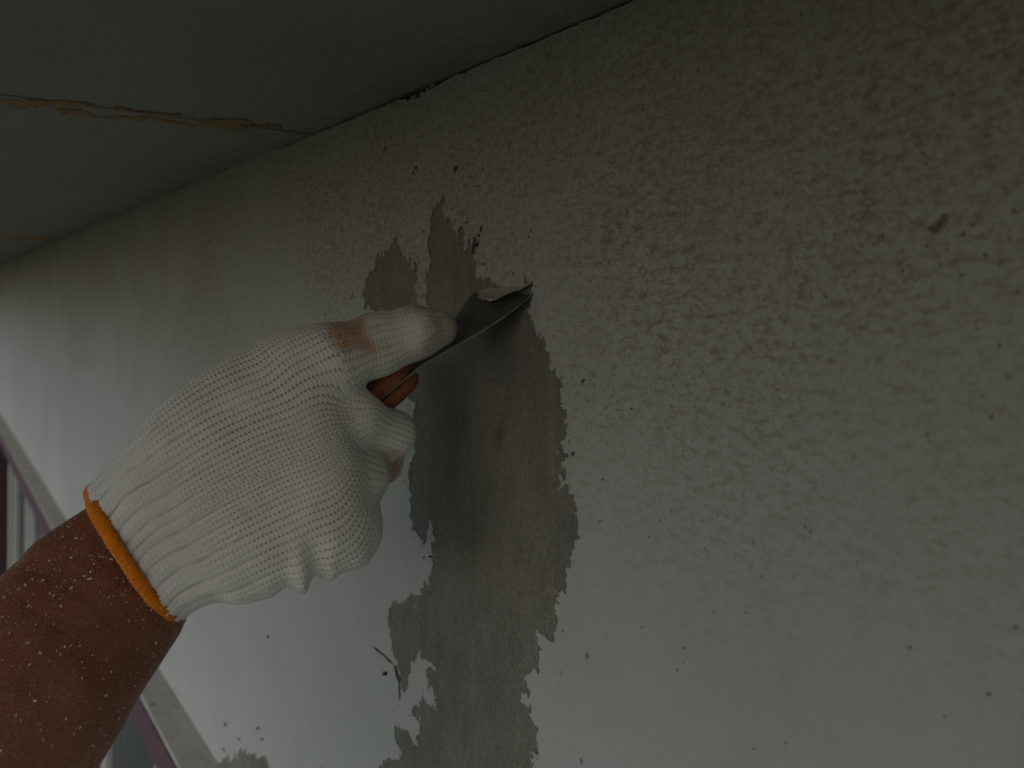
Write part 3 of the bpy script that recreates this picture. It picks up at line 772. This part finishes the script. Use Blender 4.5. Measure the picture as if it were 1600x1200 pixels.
# arc length on the cross-section from a table
th = np.linspace(-math.pi, math.pi, 361)
def arc(angv, aa, bb):
    r = bb / aa; out = np.zeros(len(angv)); rs = np.round(np.clip(r, .2, 1.2) * 40) / 40
    for q in np.unique(rs):
        c = np.sign(np.cos(th)) * np.abs(np.cos(th)) ** .8; s = np.sign(np.sin(th)) * np.abs(np.sin(th)) ** .8 * q
        al = np.r_[0, np.cumsum(np.hypot(np.diff(c), np.diff(s)))]; m_ = rs == q
        out[m_] = np.interp(angv[m_], th, al) - np.interp(math.pi / 2, th, al)
    return out
A_REF = .050
KU = arc(ang, a_, b_) * (a_ * .55 + A_REF * .45); KV = L[:, 0].copy()
best = np.where(L[:, 0] < xend(L[:, 1]) + .0, bd, 1e3) - .002; fid = np.zeros(len(GV), int)
for fi, nme in enumerate(FING):
    ch = FING[nme]; s0 = 0; fb = np.full(len(GV), 1e9); fu = np.zeros(len(GV)); fv = np.zeros(len(GV))
    for (a, ra), (b, rb) in zip(ch[:-1], ch[1:]):
        d_, t_ = cone(GV, a, ra, b, rb); dd = (b - a) / np.linalg.norm(b - a); ln = np.linalg.norm(b - a)
        rf = e3 - dd * (e3 @ dd); rf /= np.linalg.norm(rf); rg = np.cross(dd, rf)
        q = GV - a; an = np.arctan2(q @ rg, q @ rf); m_ = d_ < fb
        fu[m_] = an[m_] * .0105; fv[m_] = (s0 + (q @ dd))[m_]; fb[m_] = d_[m_]; s0 += ln
    m_ = fb < best; KU[m_] = fu[m_]; KV[m_] = fv[m_]; best[m_] = fb[m_]; fid[m_] = fi + 1
def vnoise(p, s, seed=0.): return np.array([noise.noise(Vector((a * s + seed, b * s, c * s))) for a, b, c in p])
n1 = vnoise(GV, 60); n2 = vnoise(GV, 160, 5.)
CW, RH = .00268, .0020
cu = KU / CW + .05 * n1; rv = KV / RH + .08 * n2 + .12 * np.abs(np.sin(np.round(cu) * 12.9898) * 4.37)
fr = cu - np.floor(cu)
col_prof = np.abs(np.sin(math.pi * cu))                                  # 0 in the groove, 1 on the wale
chev = np.cos(2 * math.pi * (rv + .55 * np.abs(fr - .5)))
disp = (.00034) * (col_prof ** .6 - .6) + .00013 * chev * col_prof
# ribbed cuff
xc = L[:, 0] - cuff_x(L[:, 1])
rib = np.clip(1 - (xc - .020) / .075, 0, 1) * (fid == 0)
rphase = cu / 3.0 + .12 * n1
ribp = np.abs(np.sin(math.pi * rphase)) ** .55
disp += rib * .0012 * (ribp - .8)
disp += .0004 * n1 * (1 - .5 * rib)
# stitch openings between wales on the stretched back of the hand
stretch = np.clip((xc - .018) / .03, 0, 1) * np.clip(.78 + .6 * n1, 0.25, 1)
stretch = np.where(fid > 0, np.clip(.5 + .6 * n1, .12, .9), stretch)
gro = np.exp(-(np.minimum(fr, 1 - fr) / .10) ** 2)
dash = np.clip(.5 + .9 * np.cos(2 * math.pi * rv), 0, 1)
gap_shade = gro * dash * stretch
disp -= .0003 * gap_shade
gap_shade = np.clip(gap_shade * 1.1, 0, .92)
gap_shade = np.maximum(gap_shade, rib * np.exp(-((np.abs(rphase - np.round(rphase))) / .05) ** 2) * np.clip(.18 + .5 * n2, 0, .5))  # shade in the cuff rib grooves is put into the colour as well
# folds bunched under the little-finger side, and creases where the index leaves the hand
def fold(p0, p1, amp, wd):
    a, b = loc(*p0), loc(*p1); d_ = b - a; t = np.clip(((L[:, :2] - a) @ d_) / (d_ @ d_), 0, 1)
    r = np.linalg.norm(L[:, :2] - a - t[:, None] * d_, axis=1)
    return amp * np.exp(-(r / wd) ** 2) * (t * .8 + .2) * (L[:, 2] > -.012)
disp += fold((463,835), (473,925), .0042, .0042) + fold((518,830), (512,915), .0036, .0048) - fold((492,850), (497,915), .0040, .0040) - fold((447,880), (452,930), .0022, .005)
disp += fold((330,935), (420,925), .0016, .005) - fold((300,960), (345,935), .0022, .005)
disp += fold((500,532), (545,610), .0012, .006)
disp += fold((560,840), (560,880), .0015, .006)
PV = GV + gn * disp[:, None]
# rust stains rubbed off the tool
Pc = (GV - EYE) @ ROT; pxx = 800 + FPX * Pc[:, 0] / -Pc[:, 2]; pyy = 600 - FPX * Pc[:, 1] / -Pc[:, 2]
def stain(px, py, d, rx, ry, k):
    c = P(px, py, d); q = GV - c
    rr_ = np.sqrt(((q @ e1) / rx) ** 2 + ((q @ e2) / ry) ** 2 + ((q @ e3) / .02) ** 2)
    return k * np.clip(1.25 - rr_ + .8 * n1 + .5 * n2, 0, 1)
rust = np.clip(stain(560,532,.528,.011,.010,1.0) + stain(532,512,.528,.010,.007,.7) + stain(640,493,.54,.020,.006,.45) + stain(606,732,.56,.010,.010,.9) + stain(560,500,.53,.012,.005,.4), 0, .85) * (.55 + .45 * col_prof)
rust *= (L[:, 0] > .085)
grime_shade = np.clip(stain(694,514,.545,.017,.014,.9) + stain(660,550,.54,.02,.006,.4) + stain(330,620,.50,.03,.02,.12) + stain(400,790,.50,.008,.005,.35) + stain(560,800,.51,.02,.03,.15), 0, .6)  # dirt marks; the dimness at the index tip is painted in with them
glove = mesh('glove', PV, GF, M_GLOVE, person, True)
glove['label'] = 'white knitted cotton glove with rust stains on the index finger'
for nme, arr in (('gap_shade', gap_shade), ('rust', rust), ('grime_shade', grime_shade)):
    at = glove.data.attributes.new(nme, 'FLOAT', 'POINT'); at.data.foreach_set('value', arr.astype(np.float32))
# orange overlocked band round the cuff
band_c = []
for a in np.linspace(0, 2 * math.pi, 260, endpoint=False):
    # a point of the cuff rim: solve along the slanted cut
    y = 0
    tq = math.cos(a); lim0, lim1 = pc0, pc1
    m0 = (pc0 + pc1) / 2; hv = (pc0 - pc1) / 2
    q = m0 + hv * (math.copysign(abs(tq) ** .9, tq)) * 1.0
    z = math.copysign(abs(math.sin(a)) ** .85, math.sin(a)) * .0298
    band_c.append(A0 + e1 * q[0] + e2 * q[1] + e3 * z)
band_c = np.array(band_c); cm = band_c.mean(0); tb = np.roll(band_c, -1, 0) - np.roll(band_c, 1, 0); tb /= np.linalg.norm(tb, axis=1)[:, None]
V, hl = [], []; NB = 14
sl = np.r_[0, np.cumsum(np.linalg.norm(np.diff(band_c, axis=0), axis=1))]
for i in range(260):
    o_ = band_c[i] - cm; o_ -= tb[i] * (o_ @ tb[i]); o_ /= np.linalg.norm(o_); al = np.cross(tb[i], o_)
    wob = noise.noise(Vector(band_c[i] * 120)) * .0010
    for j in range(NB):
        a = 2 * math.pi * j / NB
        tw = math.sin(2 * math.pi * sl[i] / .0021 + 2.2 * a)
        r = .0028 * (1 + .13 * tw) + wob * .5
        V.append(band_c[i] + o_ * (math.cos(a) * r * .85 + .0002 + wob) + al * math.sin(a) * r * 1.12); hl.append(max(0, -tw) ** 2 * .55)  # shade between the yarn twists is painted into the band colour
F = [(i * NB + j, i * NB + (j + 1) % NB, ((i + 1) % 260) * NB + (j + 1) % NB, ((i + 1) % 260) * NB + j) for i in range(260) for j in range(NB)]
band = mesh('cuff_band', V, F, M_BAND, None, True); band.parent = glove
band.data.transform(Matrix.Translation(-Vector(person.location)))
at = band.data.attributes.new('gap_shade', 'FLOAT', 'POINT'); at.data.foreach_set('value', np.array(hl, np.float32))
band['label'] = 'orange overlocked yarn band round the glove cuff'
print('glove verts', len(PV), 'faces', len(GF))
